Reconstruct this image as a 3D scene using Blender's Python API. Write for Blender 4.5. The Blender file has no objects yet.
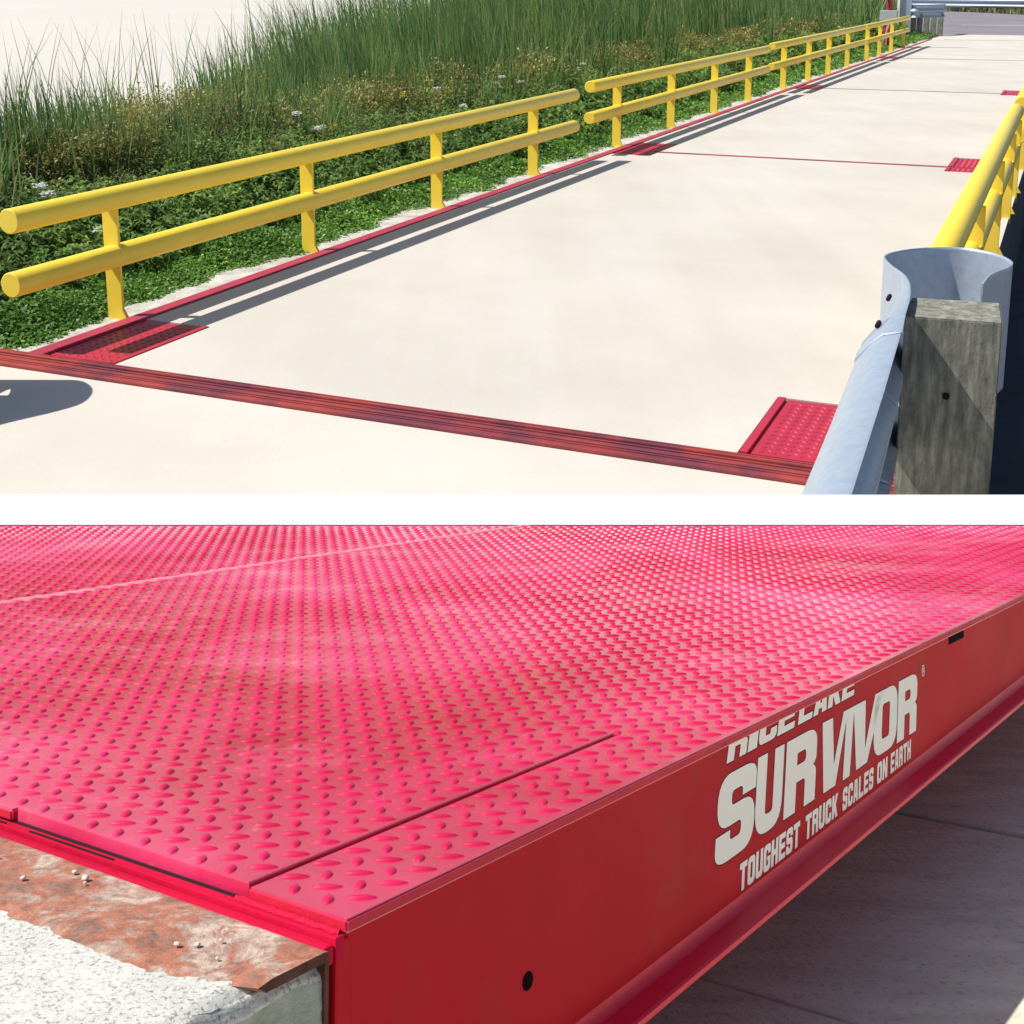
import bpy, bmesh, math, random
import numpy as np
from mathutils import Vector, Matrix
random.seed(7); rng = np.random.default_rng(11)
SC = bpy.context.scene
COL = SC.collection
R = math.radians

# ------------------------------------------------------------------ frames
F_PX, CX, CY = 1290.0, 512.0, 256.0
H = 1.9
PITCH = math.atan((CY + 13) / F_PX)
Q = math.atan((388 - CY) / F_PX)
YAW1, YAW2 = R(23.3), R(36.0)
K = 0.595                        # size of the steel deck group
H2 = 0.42
TILT = PITCH + Q
CAM = np.array([0, 0, H])
fd = np.array([0, math.cos(TILT), -math.sin(TILT)])
UPV = np.array([0, math.sin(TILT), math.cos(TILT)])
RT = np.array([1., 0, 0])
DX = math.cos(YAW2) * RT - math.sin(YAW2) * fd
DY = math.sin(YAW2) * RT + math.cos(YAW2) * fd
DO = CAM - H2 * K * UPV          # origin of the deck frame

def rw(P):                       # road frame -> world
    P = np.atleast_2d(np.array(P, float)); s, c = math.sin(YAW1), math.cos(YAW1)
    return np.stack([c * P[:, 0] + s * P[:, 1], -s * P[:, 0] + c * P[:, 1], P[:, 2]], 1)

def dw(P):                       # deck frame -> world
    P = np.atleast_2d(np.array(P, float)) * K
    return DO + P[:, :1] * DX + P[:, 1:2] * DY + P[:, 2:3] * UPV

def ident(P): return np.atleast_2d(np.array(P, float))

def zr_ray(y):                   # drop per metre of a view ray through picture row y
    return math.tan(PITCH + math.atan((y - CY) / F_PX))
_a = math.atan((525.5 - CY) / F_PX) - Q
_L = H2 * K / math.sin(_a)
WALL_Y0 = _L * math.cos(PITCH + Q + _a)
WALL_Z = H - _L * math.sin(PITCH + Q + _a) + 0.002
WALL_Y1 = (H - WALL_Z) / zr_ray(494.8)

# ------------------------------------------------------------------ materials
def new_mat(name):
    m = bpy.data.materials.new(name); m.use_nodes = True
    nt = m.node_tree; b = nt.nodes['Principled BSDF']
    return m, nt, b

def setp(b, **kw):
    for k, v in kw.items():
        k = k.replace('_', ' ')
        if k in b.inputs: b.inputs[k].default_value = v

def noise(nt, scale, detail=4, rough=.55, coord='Object', stretch=None, dist=0):
    tc = nt.nodes.new('ShaderNodeTexCoord'); n = nt.nodes.new('ShaderNodeTexNoise')
    n.inputs['Scale'].default_value = scale; n.inputs['Detail'].default_value = detail
    n.inputs['Roughness'].default_value = rough; n.inputs['Distortion'].default_value = dist
    if stretch:
        mp = nt.nodes.new('ShaderNodeMapping'); mp.inputs['Scale'].default_value = stretch[:3]
        if len(stretch) > 3: mp.inputs['Rotation'].default_value = (0, 0, stretch[3])
        nt.links.new(tc.outputs[coord], mp.inputs[0]); nt.links.new(mp.outputs[0], n.inputs[0])
    else: nt.links.new(tc.outputs[coord], n.inputs[0])
    return n.outputs['Fac']

def ramp(nt, fac, stops):
    r = nt.nodes.new('ShaderNodeValToRGB'); e = r.color_ramp.elements
    while len(e) < len(stops): e.new(.5)
    for i, (p, c) in enumerate(stops):
        e[i].position = p; e[i].color = (c[0], c[1], c[2], 1)
    nt.links.new(fac, r.inputs[0]); return r.outputs[0]

def mixc(nt, a, b, fac, mode='MIX'):
    m = nt.nodes.new('ShaderNodeMix'); m.data_type = 'RGBA'; m.blend_type = mode
    for s, v in ((m.inputs[0], fac), (m.inputs[6], a), (m.inputs[7], b)):
        if hasattr(v, 'links') or hasattr(v, 'is_linked'): nt.links.new(v, s)
        elif isinstance(v, (int, float)): s.default_value = v
        else: s.default_value = (*v[:3], 1)
    return m.outputs[2]

def bump(nt, b, h, strength=.3, dist=.01):
    n = nt.nodes.new('ShaderNodeBump'); n.inputs['Strength'].default_value = strength
    n.inputs['Distance'].default_value = dist
    nt.links.new(h, n.inputs['Height']); nt.links.new(n.outputs[0], b.inputs['Normal'])

def concrete(name, c0, c1, big=1.2, fine=90, spk=.25, rough=.9, bstr=.35, bd=.002, streak=None, th=.32):
    m, nt, b = new_mat(name)
    a = ramp(nt, noise(nt, big, 6, .6, stretch=streak), [(.3, c0), (.7, c1)])
    f = ramp(nt, noise(nt, fine, 3, .7), [(th, (.45, .45, .45) if th < .35 else (.22, .22, .2)), (th + .12, (1, 1, 1))])
    c = mixc(nt, a, f, spk, 'MULTIPLY')
    nt.links.new(c, b.inputs['Base Color']); setp(b, Roughness=rough)
    bump(nt, b, noise(nt, fine * .8, 5, .7), bstr, bd)
    return m

def paint(name, col, rough=.35, var=.12, coat=0., bstr=.05, scale=6, dirt=None, spec=.5, metal=0):
    m, nt, b = new_mat(name)
    d = tuple(x * (1 - var) for x in col)
    c = ramp(nt, noise(nt, scale, 6, .6), [(.35, d), (.65, col)])
    if dirt:
        c = mixc(nt, c, dirt[0], ramp(nt, noise(nt, dirt[1], 7, .65), [(dirt[2], (0, 0, 0)), (dirt[2] + .12, (dirt[3],) * 3)]))
    nt.links.new(c, b.inputs['Base Color'])
    r = nt.nodes.new('ShaderNodeMapRange'); nt.links.new(noise(nt, scale * 1.7, 4), r.inputs[0])
    r.inputs[3].default_value = rough * .8; r.inputs[4].default_value = rough * 1.25
    nt.links.new(r.outputs[0], b.inputs['Roughness'])
    setp(b, Metallic=metal, Coat_Weight=coat, Coat_Roughness=.15, Specular_IOR_Level=spec)
    bump(nt, b, noise(nt, scale * 14, 4, .6), bstr, .002)
    return m

def leafmat(name, cols, rough=.5, trans=.25):
    m, nt, b = new_mat(name)
    g = nt.nodes.new('ShaderNodeNewGeometry')
    c = ramp(nt, g.outputs['Random Per Island'], [(i / max(1, len(cols) - 1), c) for i, c in enumerate(cols)])
    big = ramp(nt, noise(nt, 1.3, 3), [(.35, (.6, .66, .6)), (.65, (1.25, 1.2, 1.05))])
    c = mixc(nt, c, big, 1.0, 'MULTIPLY')
    nt.links.new(c, b.inputs['Base Color']); setp(b, Roughness=rough, Specular_IOR_Level=.35)
    t = nt.nodes.new('ShaderNodeBsdfTranslucent'); nt.links.new(c, t.inputs[0])
    ms = nt.nodes.new('ShaderNodeMixShader'); ms.inputs[0].default_value = trans
    out = nt.nodes['Material Output']
    nt.links.new(b.outputs[0], ms.inputs[1]); nt.links.new(t.outputs[0], ms.inputs[2])
    nt.links.new(ms.outputs[0], out.inputs[0])
    return m

M = {}
def slabmat():
    m, nt, b = new_mat('slab_concrete')
    a = ramp(nt, noise(nt, .45, 7, .62), [(.3, (.50, .46, .405)), (.7, (.60, .555, .495))])
    tr = ramp(nt, noise(nt, 1.1, 5, .6, stretch=(1.6, .16, 1, YAW1)), [(.35, (.955, .95, .94)), (.6, (1, 1, 1))])
    c = mixc(nt, a, tr, 1., 'MULTIPLY')
    c = mixc(nt, c, ramp(nt, noise(nt, 70, 3, .8), [(.30, (.45, .45, .45)), (.42, (1, 1, 1))]), .35, 'MULTIPLY')
    spots = ramp(nt, noise(nt, 9, 8, .75), [(.24, (.55, .52, .48)), (.34, (1, 1, 1))])
    c = mixc(nt, c, spots, .5, 'MULTIPLY')
    nt.links.new(c, b.inputs['Base Color']); setp(b, Roughness=.9)
    bump(nt, b, noise(nt, 110, 5, .75), .5, .003)
    return m
M['slab'] = slabmat()
M['slab_far'] = concrete('approach_concrete', (.52, .475, .415), (.62, .57, .50), big=.6, fine=60, spk=.14)
M['footing'] = concrete('gravel_footing', (.36, .33, .28), (.66, .63, .57), big=9, fine=120, spk=.5, bstr=.8, bd=.01)
M['field'] = concrete('pale_field', (.53, .492, .435), (.565, .53, .475), big=.05, fine=3, spk=.03)
M['soil'] = concrete('soil', (.035, .03, .02), (.08, .07, .045), big=6, fine=40)
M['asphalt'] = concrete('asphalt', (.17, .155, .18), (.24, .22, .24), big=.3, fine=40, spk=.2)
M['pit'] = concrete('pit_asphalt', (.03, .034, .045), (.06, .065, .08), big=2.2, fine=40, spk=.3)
M['yellow'] = paint('yellow_paint', (.90, .66, .06), rough=.38, var=.07, scale=3, bstr=.12)
M['redsteel'] = paint('red_channel_paint', (.40, .055, .045), rough=.5, var=.3, scale=4, dirt=((.13, .03, .05), 1.1, .47, .85), bstr=.3)
M['rededge'] = paint('red_edge_paint', (.43, .03, .065), rough=.5, var=.2, scale=5, bstr=.3)
M['redplate'] = paint('red_tread_paint', (.46, .02, .048), rough=.42, var=.15, scale=5, bstr=.1)
M['darkgap'] = paint('dark_joint', (.022, .010, .012), rough=.8, spec=.15)
M['white'] = paint('white_masonry_paint', (.86, .86, .86), rough=.7, var=.02, scale=3, bstr=.05)
M['letter'] = paint('white_vinyl', (.94, .93, .86), rough=.6, var=.03)
M['black'] = paint('black_vinyl', (.006, .003, .004), rough=.8, spec=.05)
M['galv'] = paint('galvanised_steel', (.44, .51, .60), rough=.40, var=.14, scale=30, metal=.4, bstr=.08, dirt=((.34, .40, .46), 14, .58, .3))
M['boltsteel'] = paint('bolt_steel', (.3, .33, .36), rough=.45, metal=.8)
M['redpole'] = paint('red_pole_paint', (.38, .01, .03), rough=.4)
M['greybox'] = paint('grey_box_paint', (.42, .46, .5), rough=.5)

def wood():
    m, nt, b = new_mat('weathered_timber')
    g = noise(nt, 9, 8, .65, stretch=(4, 4, .6)); s = noise(nt, 30, 6, .7, stretch=(1.3, 1.3, 1), dist=.4)
    c = ramp(nt, g, [(.3, (.11, .112, .09)), (.5, (.22, .215, .175)), (.72, (.42, .41, .33))])
    c = mixc(nt, c, ramp(nt, s, [(.3, (.5, .52, .48)), (.6, (1, 1, 1))]), .6, 'MULTIPLY')
    nt.links.new(c, b.inputs['Base Color']); setp(b, Roughness=.9)
    bump(nt, b, mixc(nt, g, s, .5), .9, .006)
    return m
M['wood'] = wood()

def deckpaint(name, lug=False):
    m, nt, b = new_mat(name)
    n1 = noise(nt, 3.2, 8, .62, dist=.6)
    c = ramp(nt, n1, [(.32, (.46, .005, .045)), (.48, (.60, .013, .088)), (.62, (.74, .05, .165)), (.76, (.80, .16, .26))])
    # paler pink noise patches and fine scuffs of the paint itself
    pinkpatch = ramp(nt, noise(nt, 2.1, 9, .75, stretch=(1, 2.2, 1, -YAW2)), [(.52, (0, 0, 0)), (.72, (.34, .34, .34))])
    c = mixc(nt, c, (.84, .44, .50), pinkpatch)
    scuff = ramp(nt, noise(nt, 38, 7, .8), [(.60, (0, 0, 0)), (.72, (.35, .35, .35))])
    c = mixc(nt, c, (.80, .36, .42), scuff)
    nt.links.new(c, b.inputs['Base Color'])
    if lug:
        setp(b, Roughness=.5, Specular_IOR_Level=.22)
    else:
        r = ramp(nt, noise(nt, 4.2, 6, .6), [(.35, (.45,) * 3), (.7, (.62,) * 3)]); nt.links.new(r, b.inputs['Roughness'])
        cr = ramp(nt, noise(nt, 1.9, 6, .6), [(.35, (.13,) * 3), (.65, (.30,) * 3)]); nt.links.new(cr, b.inputs['Coat Roughness'])
        setp(b, Specular_IOR_Level=.25, Coat_Weight=1., Coat_IOR=1.8)
        bump(nt, b, noise(nt, 60, 4, .6), .14, .003)
    return m
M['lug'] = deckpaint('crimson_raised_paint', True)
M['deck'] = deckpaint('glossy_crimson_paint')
M['lip'] = paint('lip_paint', (.62, .012, .04), rough=.55, var=.2, scale=12, bstr=.3, spec=.3)
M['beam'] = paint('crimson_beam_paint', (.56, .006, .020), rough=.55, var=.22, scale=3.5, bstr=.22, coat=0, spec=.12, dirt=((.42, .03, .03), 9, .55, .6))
M['flange'] = paint('crimson_flange_skylit', (.86, .012, .05), rough=.38, var=.08, scale=9, bstr=.1, coat=0, spec=.35)  # beam crimson brightened: sky light on the upward flange put into the colour

def rusty():
    m, nt, b = new_mat('rusty_painted_angle')
    n1 = noise(nt, 30, 9, .72, dist=.5); n2 = noise(nt, 110, 6, .75)
    c = ramp(nt, n1, [(.30, (.13, .07, .06)), (.40, (.28, .16, .12)), (.48, (.44, .15, .08)), (.54, (.40, .26, .20)), (.62, (.60, .48, .38)), (.72, (.34, .13, .09))])
    c = mixc(nt, c, ramp(nt, n2, [(.35, (.35, .28, .26)), (.55, (1, 1, 1))]), .6, 'MULTIPLY')
    nt.links.new(c, b.inputs['Base Color']); setp(b, Roughness=.75)
    bump(nt, b, n2, .5, .003); return m
M['rust'] = rusty()
M['rustdark'] = concrete('rusty_edge', (.05, .015, .01), (.13, .05, .03), big=30, fine=120, spk=.5)
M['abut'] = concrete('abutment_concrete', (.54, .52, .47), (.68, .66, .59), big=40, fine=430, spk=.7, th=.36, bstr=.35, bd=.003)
M['abutside'] = concrete('abutment_side_shaded', (.26, .30, .25), (.42, .46, .40), big=30, fine=150, spk=.35, bstr=.7, bd=.004)  # darker grey-green copy of the block concrete, side-face shade put into the colour
M['floor'] = concrete('floor_concrete', (.66, .56, .42), (.88, .78, .60), big=9, fine=150, spk=.55, bstr=.5, bd=.003, streak=(1, 3.2, 1, -.6))
M['crumb'] = concrete('crumbs', (.5, .45, .38), (.7, .62, .52), big=60)

M['reed'] = leafmat('reed_leaf', [(.05, .14, .06), (.12, .24, .06), (.24, .36, .10), (.06, .17, .09), (.38, .40, .17), (.15, .28, .07)], trans=.5)
M['weed'] = leafmat('weed_leaf', [(.08, .18, .04), (.17, .30, .07), (.32, .43, .12), (.10, .23, .07), (.28, .34, .09)], trans=.5)
M['clover'] = leafmat('clover_leaf', [(.07, .18, .03), (.14, .32, .05), (.26, .44, .10), (.09, .24, .05)], trans=.35)
M['stem'] = leafmat('weed_stem', [(.08, .10, .04), (.16, .13, .06)])
M['brown'] = leafmat('seed_head', [(.36, .20, .10), (.46, .34, .12), (.38, .36, .14), (.25, .27, .09), (.20, .25, .08)])
M['straw'] = leafmat('dry_grass', [(.35, .30, .16), (.20, .22, .09), (.12, .17, .06)])
M['petal'] = paint('white_petal', (.78, .80, .76), rough=.6)
M['ypetal'] = paint('yellow_petal', (.75, .55, .04), rough=.6)

# ------------------------------------------------------------------ mesh helpers
class MB:
    def __init__(s): s.v = []; s.f = []; s.m = []; s.s = []; s.n = 0
    def add(s, V, Fs, mi=0, smooth=False):
        V = np.atleast_2d(np.array(V, float)); s.v.append(V)
        for f in Fs: s.f.append(tuple(i + s.n for i in f)); s.m.append(mi); s.s.append(smooth)
        s.n += len(V)
    def box(s, a, b, mi=0, bev=0):
        x0, y0, z0 = a; x1, y1, z1 = b
        if bev <= 0:
            s.add([(x0, y0, z0), (x1, y0, z0), (x1, y1, z0), (x0, y1, z0), (x0, y0, z1), (x1, y0, z1), (x1, y1, z1), (x0, y1, z1)],
                  [(0, 3, 2, 1), (4, 5, 6, 7), (0, 1, 5, 4), (1, 2, 6, 5), (2, 3, 7, 6), (3, 0, 4, 7)], mi)
            return
        bm = bmesh.new()
        vs = [bm.verts.new(p) for p in [(x0, y0, z0), (x1, y0, z0), (x1, y1, z0), (x0, y1, z0), (x0, y0, z1), (x1, y0, z1), (x1, y1, z1), (x0, y1, z1)]]
        for f in [(0, 3, 2, 1), (4, 5, 6, 7), (0, 1, 5, 4), (1, 2, 6, 5), (2, 3, 7, 6), (3, 0, 4, 7)]: bm.faces.new([vs[i] for i in f])
        bmesh.ops.bevel(bm, geom=bm.edges[:], offset=bev, segments=2, affect='EDGES', profile=.6)
        bm.verts.index_update()
        s.add([v.co[:] for v in bm.verts], [[v.index for v in f.verts] for f in bm.faces], mi); bm.free()
    def cyl(s, p0, p1, r, n=20, mi=0, bev=.006, r1=None):
        p0 = Vector(p0); p1 = Vector(p1); d = (p1 - p0).normalized(); r1 = r1 or r
        a = d.orthogonal().normalized(); c = d.cross(a)
        rings = [(p0, r - bev), (p0 + d * bev * .4, r - bev * .3), (p0 + d * bev, r), (p1 - d * bev, r1), (p1 - d * bev * .4, r1 - bev * .3), (p1, r1 - bev)]
        V = []
        for p, q in rings:
            for i in range(n):
                t = 2 * math.pi * i / n; V.append(p + (a * math.cos(t) + c * math.sin(t)) * q)
        Fs = []
        for k in range(5):
            for i in range(n): Fs.append((k * n + i, k * n + (i + 1) % n, (k + 1) * n + (i + 1) % n, (k + 1) * n + i))
        s.add(V, Fs, mi, True); b = s.n - len(V)
        s.f.append(tuple(b + i for i in range(n))[::-1]); s.m.append(mi); s.s.append(False)
        s.f.append(tuple(b + 5 * n + i for i in range(n))); s.m.append(mi); s.s.append(False)
    def build(s, name, mats, parent=None, tf=ident, origin=None, clip=False):
        V = tf(np.concatenate(s.v))
        return mesh_obj(name, V, s.f, mats, parent, origin, s.m, s.s, clip)

def wloc(o):
    l = Vector((0, 0, 0))
    while o: l += Vector(o.location); o = o.parent
    return np.array(l)

def mesh_obj(name, V, Fs, mats, parent=None, origin=None, mi=None, sm=None, clip=False):
    me = bpy.data.meshes.new(name)
    if not isinstance(mats, (list, tuple)): mats = [mats]
    if parent is None and origin is None:
        origin = (float(V[:, 0].mean()), float(V[:, 1].mean()), float(V[:, 2].min()))
    base = wloc(parent) if parent else np.array(origin, float)
    if clip:
        bm = bmesh.new(); vs = [bm.verts.new(p) for p in V]
        for k, f in enumerate(Fs):
            try: q = bm.faces.new([vs[i] for i in f])
            except ValueError: continue
            q.material_index = mi[k] if mi else 0; q.smooth = sm[k] if sm else False
        bmesh.ops.bisect_plane(bm, geom=bm.verts[:] + bm.edges[:] + bm.faces[:], plane_co=(0, WALL_Y0 - .0015, 0), plane_no=(0, 1, 0), clear_outer=True)
        bmesh.ops.translate(bm, verts=bm.verts[:], vec=tuple(-base)); bm.to_mesh(me); bm.free()
    else:
        me.from_pydata((V - base).tolist(), [], Fs)
        if mi: me.polygons.foreach_set('material_index', mi)
        if sm: me.polygons.foreach_set('use_smooth', sm)
    for m in mats: me.materials.append(m)
    me.update()
    o = bpy.data.objects.new(name, me); COL.objects.link(o)
    if parent: o.parent = parent
    else: o.location = origin
    return o

def quads_obj(name, V, mats, mi=None, parent=None, origin=(0, 0, 0), smooth=False, nf=4):
    """V: (N, nf, 3) independent faces, or pass faces array through V=(verts, faces)"""
    if isinstance(V, tuple): verts, faces = V
    else: verts = V.reshape(-1, 3); faces = np.arange(len(verts)).reshape(-1, nf)
    base = wloc(parent) if parent else np.array(origin, float)
    me = bpy.data.meshes.new(name)
    n = len(faces); k = faces.shape[1]
    me.vertices.add(len(verts)); me.vertices.foreach_set('co', (verts - base).astype(np.float32).ravel())
    me.loops.add(n * k); me.loops.foreach_set('vertex_index', faces.astype(np.int32).ravel())
    me.polygons.add(n); me.polygons.foreach_set('loop_start', (np.arange(n) * k).astype(np.int32))
    if mi is not None: me.polygons.foreach_set('material_index', np.asarray(mi, np.int32))
    if smooth: me.polygons.foreach_set('use_smooth', np.ones(n, bool))
    me.update(calc_edges=True)
    for m in (mats if isinstance(mats, (list, tuple)) else [mats]): me.materials.append(m)
    o = bpy.data.objects.new(name, me); COL.objects.link(o)
    if parent: o.parent = parent
    else: o.location = origin
    return o

def tag(o, label=None, cat=None, group=None, kind=None):
    if label: o['label'] = label
    if cat: o['category'] = cat
    if group: o['group'] = group
    if kind: o['kind'] = kind
    return o

def thing(name, loc, label, cat, group=None):
    o = bpy.data.objects.new(name, None); o.empty_display_size = .1; COL.objects.link(o)
    o.location = tuple(np.array(loc, float).ravel()); return tag(o, label, cat, group)

# ================================================================== SETTING
# --- ground sheet with the sunken yard on the right of the scale
def ground():
    m = MB(); PX0, PX1, PY0, PY1, D = -.40, 9., 5.05, 50., -1.1
    B = 900
    xs = [-B, PX0, PX1, B]; ys = [-B, PY0, PY1, B]
    for i in range(3):
        for j in range(3):
            z = -.05
            if i == 1 and j == 1: z = D
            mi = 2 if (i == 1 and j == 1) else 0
            m.add([(xs[i], ys[j], z), (xs[i + 1], ys[j], z), (xs[i + 1], ys[j + 1], z), (xs[i], ys[j + 1], z)], [(0, 1, 2, 3)], mi)
    for a, b in (((PX0, PY0), (PX1, PY0)), ((PX1, PY0), (PX1, PY1)), ((PX1, PY1), (PX0, PY1)), ((PX0, PY1), (PX0, PY0))):
        m.add([(a[0], a[1], -.05), (b[0], b[1], -.05), (b[0], b[1], D), (a[0], a[1], D)], [(0, 1, 2, 3)], 2)
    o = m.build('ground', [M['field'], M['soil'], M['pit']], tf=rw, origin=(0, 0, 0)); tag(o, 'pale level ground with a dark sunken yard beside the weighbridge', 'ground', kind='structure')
ground()
# planted bank soil under the weeds and reeds
def bank():
    nx, ny = 24, 70
    X = np.linspace(-11.6, -5.12, nx); Y = np.linspace(2.2, 62, ny)
    V = []
    for j, y in enumerate(Y):
        far = max(0, y - 22) * .35
        for i, x in enumerate(X):
            xx = x - far * (1 - i / (nx - 1))
            V.append((xx + (.10 * math.sin(y * 2.3) + .06 * math.sin(y * 5.1) if i == nx - 1 else 0), y, -.04 + .05 * math.sin(i * .6 + j) * (i < nx - 1)))
    Fs = [(j * nx + i, j * nx + i + 1, (j + 1) * nx + i + 1, (j + 1) * nx + i) for j in range(ny - 1) for i in range(nx - 1)]
    o = mesh_obj('soil_bank', rw(V), Fs, M['soil'], origin=(0, 0, 0)); tag(o, 'dark soil under the roadside weeds', 'soil', kind='structure')
bank()

def slab(name, x0, x1, y0, y1, z, mat, label, thick=.05):
    m = MB(); m.box((x0, y0, z - thick), (x1, y1, z), bev=.004)
    return tag(m.build(name, mat, tf=rw), label, 'pavement', kind='structure')
slab('approach_pavement', -9, -.30, 1.2, 4.80, .0, M['slab_far'], 'pale concrete approach in front of the weighbridge')
slab('exit_pavement', -4.9, 3.5, 50.62, 56.2, .0, M['slab_far'], 'pale concrete exit slab at the far end of the weighbridge')
m = MB(); m.box((-5.26, 2.6, -.06), (-4.955, 50.6, -.012)); tag(m.build('gravel_strip', M['footing'], tf=rw), 'pale gravel strip along the red edge beam', 'gravel', kind='structure')
# crossing road and verge far off
def poly(name, pts, z, mat, label, cat):
    V = rw([(x, y, z) for x, y in pts]); o = mesh_obj(name, V, [tuple(range(len(pts)))], mat, origin=(float(V[0, 0]), float(V[0, 1]), z)); tag(o, label, cat, kind='structure')
poly('road', [(-8, 56.2), (40, 56.2), (60, 75), (60, 84), (-2.6, 98), (-9.5, 112), (-20, 118), (-16, 92)], -.03, M['asphalt'], 'grey asphalt road crossing beyond the far end of the weighbridge', 'road')
poly('far_verge', [(60, 84), (120, 190), (-90, 190), (-40, 105), (-20, 118), (-9.5, 112), (-2.6, 98)], -.026, M['soil'], 'grassy verge on the far side of the crossing road', 'verge')
m = MB(); m.box((-5.5, 71.4, -.03), (5.2, 71.75, -.026)); tag(m.build('road_marking', M['slab_far'], tf=rw), 'faint pale line painted across the crossing road', 'road marking', kind='structure')

# --- added white divider, its sunlit top filling the blank band between the places
m = MB(); m.box((-4.6, WALL_Y0, -.2), (4.6, WALL_Y1, WALL_Z))
tag(m.build('divider_wall', M['white']), 'long low white added divider between the red steel deck and the pale concrete approach', 'wall')

# ================================================================== WEIGHBRIDGE (upper place)
EX = -4.95; RX = -.50
ws = thing('weighbridge', rw((-2.8, 5, 0)), 'pale concrete decked vehicle weighbridge with red steel edge beams and joints', 'weighbridge')
J = [5.01, 14.53, 25.17, 36.77, 50.55]           # joint lines
def treadlugs(m, x0, x1, y0, y1, z, pitch=.055, L=.032, W=.011, h=.0035, mi=0, ang=R(40)):
    nx = int((x1 - x0) / pitch); ny = int((y1 - y0) / pitch)
    for i in range(nx):
        for j in range(ny):
            for k in (0, 1):
                x = x0 + (i + .5 + .5 * k) * pitch; y = y0 + (j + .5 + .5 * k) * pitch
                if x > x1 - .02 or y > y1 - .02: continue
                a = ang + k * math.pi / 2; c, s = math.cos(a), math.sin(a)
                P = [(-L / 2, 0, 0), (0, -W / 2, 0), (L / 2, 0, 0), (0, W / 2, 0), (-L * .22, 0, h), (L * .22, 0, h)]
                m.add([(x + c * p - s * q, y + s * p + c * q, z + r) for p, q, r in P],
                      [(0, 1, 4), (1, 5, 4), (1, 2, 5), (2, 3, 5), (3, 4, 5), (3, 0, 4)], mi)
PW = .47; 
for k in range(4):
    y0, y1 = J[k] + .012, J[k + 1] - .012
    a0 = .84; b1 = .33 if k < 3 else .0
    xl, xr = EX + .101, -1.155
    # slab outline with notches where the steel cover plates sit
    xi = xl + PW - .02
    n0 = a0; n1 = b1
    pts = [(xi, y0), (xr, y0), (xr, y0 + n0 - .0), (RX - .08, y0 + n0), (RX - .08, y1 - n1)]
    if n1: pts += [(xr, y1 - n1), (xr, y1), (xi, y1), (xi, y1 - n1), (xl, y1 - n1)]
    else: pts = pts[:-1] + [(RX - .08, y1), (xl, y1)]
    pts += [(xl, y0 + n0), (xi, y0 + n0)]
    n = len(pts); m = MB()
    m.add([(x, y, 0) for x, y in pts] + [(x, y, -.12) for x, y in pts],
          [tuple(range(n)), tuple(range(2 * n - 1, n - 1, -1))] + [(i, n + i, n + (i + 1) % n, (i + 1) % n) for i in range(n)])
    m.build('concrete_deck', M['slab'], ws, rw)
    # edge beams
    m = MB(); m.box((EX, J[k] + .004, -.16), (EX + .098, J[k + 1] - .004, .012), bev=.004); m.build('edge_beam', M['rededge'], ws, rw)
    m = MB(); m.box((RX - .075, J[k] + .004, -.16), (RX, J[k + 1] - .004, .012), bev=.004); m.build('edge_beam', M['rededge'], ws, rw)
    # cover plates: four corners
    cs = [(xl + .004, xi - .006, y0 + .004, y0 + n0 - .006, 0), (xr + .006, RX - .08, y0 + .004, y0 + n0 - .006, 1)]
    if n1: cs += [(xl + .004, xi - .006, y1 - n1 + .006, y1 - .004, 0), (xr + .006, RX - .08, y1 - n1 + .006, y1 - .004, 1)]
    for (a, b, c, d, side) in cs:
        m = MB(); m.box((a, c, -.05), (b, d, -.012), bev=.003)
        fr = .035 if k == 0 else .05
        m.box((a if side == 0 else a, c, -.012), (b, c + fr, -.004), bev=.002)
        if side: m.box((a, c + fr, -.012), (a + fr, d, .006), bev=.002)
        else: m.box((b - fr, c + fr, -.012), (b, d, .006), bev=.002)
        xa, xb = (a, b - fr) if side == 0 else (a + fr + .012, b)
        m.box((xa, c + fr + .012, -.012), (xb, d - .004, -.003), bev=.002)
        if k < 2: treadlugs(m, xa + .01, xb - .01, c + fr + .02, d - .01, -.003)
        m.build('cover_plate', M['redplate'], ws, rw)
# joints
m = MB(); m.box((-5.6, 4.803, -.1), (-.36, 4.905, .016), bev=.004); m.box((-5.6, 4.912, -.1), (-.36, 4.962, .008), bev=.003)
m.box((-5.6, 4.966, -.1), (-.36, 5.008, .018), bev=.004); m.box((-5.6, 4.87, -.12), (-.36, 5.0, -.04))
for yg in (4.838, 4.862, 4.93, 4.985): m.box((-5.6, yg, .0), (-.36, yg + .006, .021 if yg != 4.93 else .014))
m.build('joint_channel', M['redsteel'], ws, rw)
for k in (1, 2, 3, 4):
    w = .045 if k == 1 else .022
    m = MB(); m.box((-4.42, J[k] - w, -.06), (-1.16, J[k] - .006, .004)); m.box((-4.42, J[k] + .006, -.06), (-1.16, J[k] + w, .004))
    m.build('joint_channel', M['redsteel'] if k == 1 else M['darkgap'], ws, rw)
    m = MB(); m.box((-4.9, J[k] - .007, -.1), (-.55, J[k] + .007, -.02)); m.build('joint_seal', M['darkgap'], ws, rw)

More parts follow.
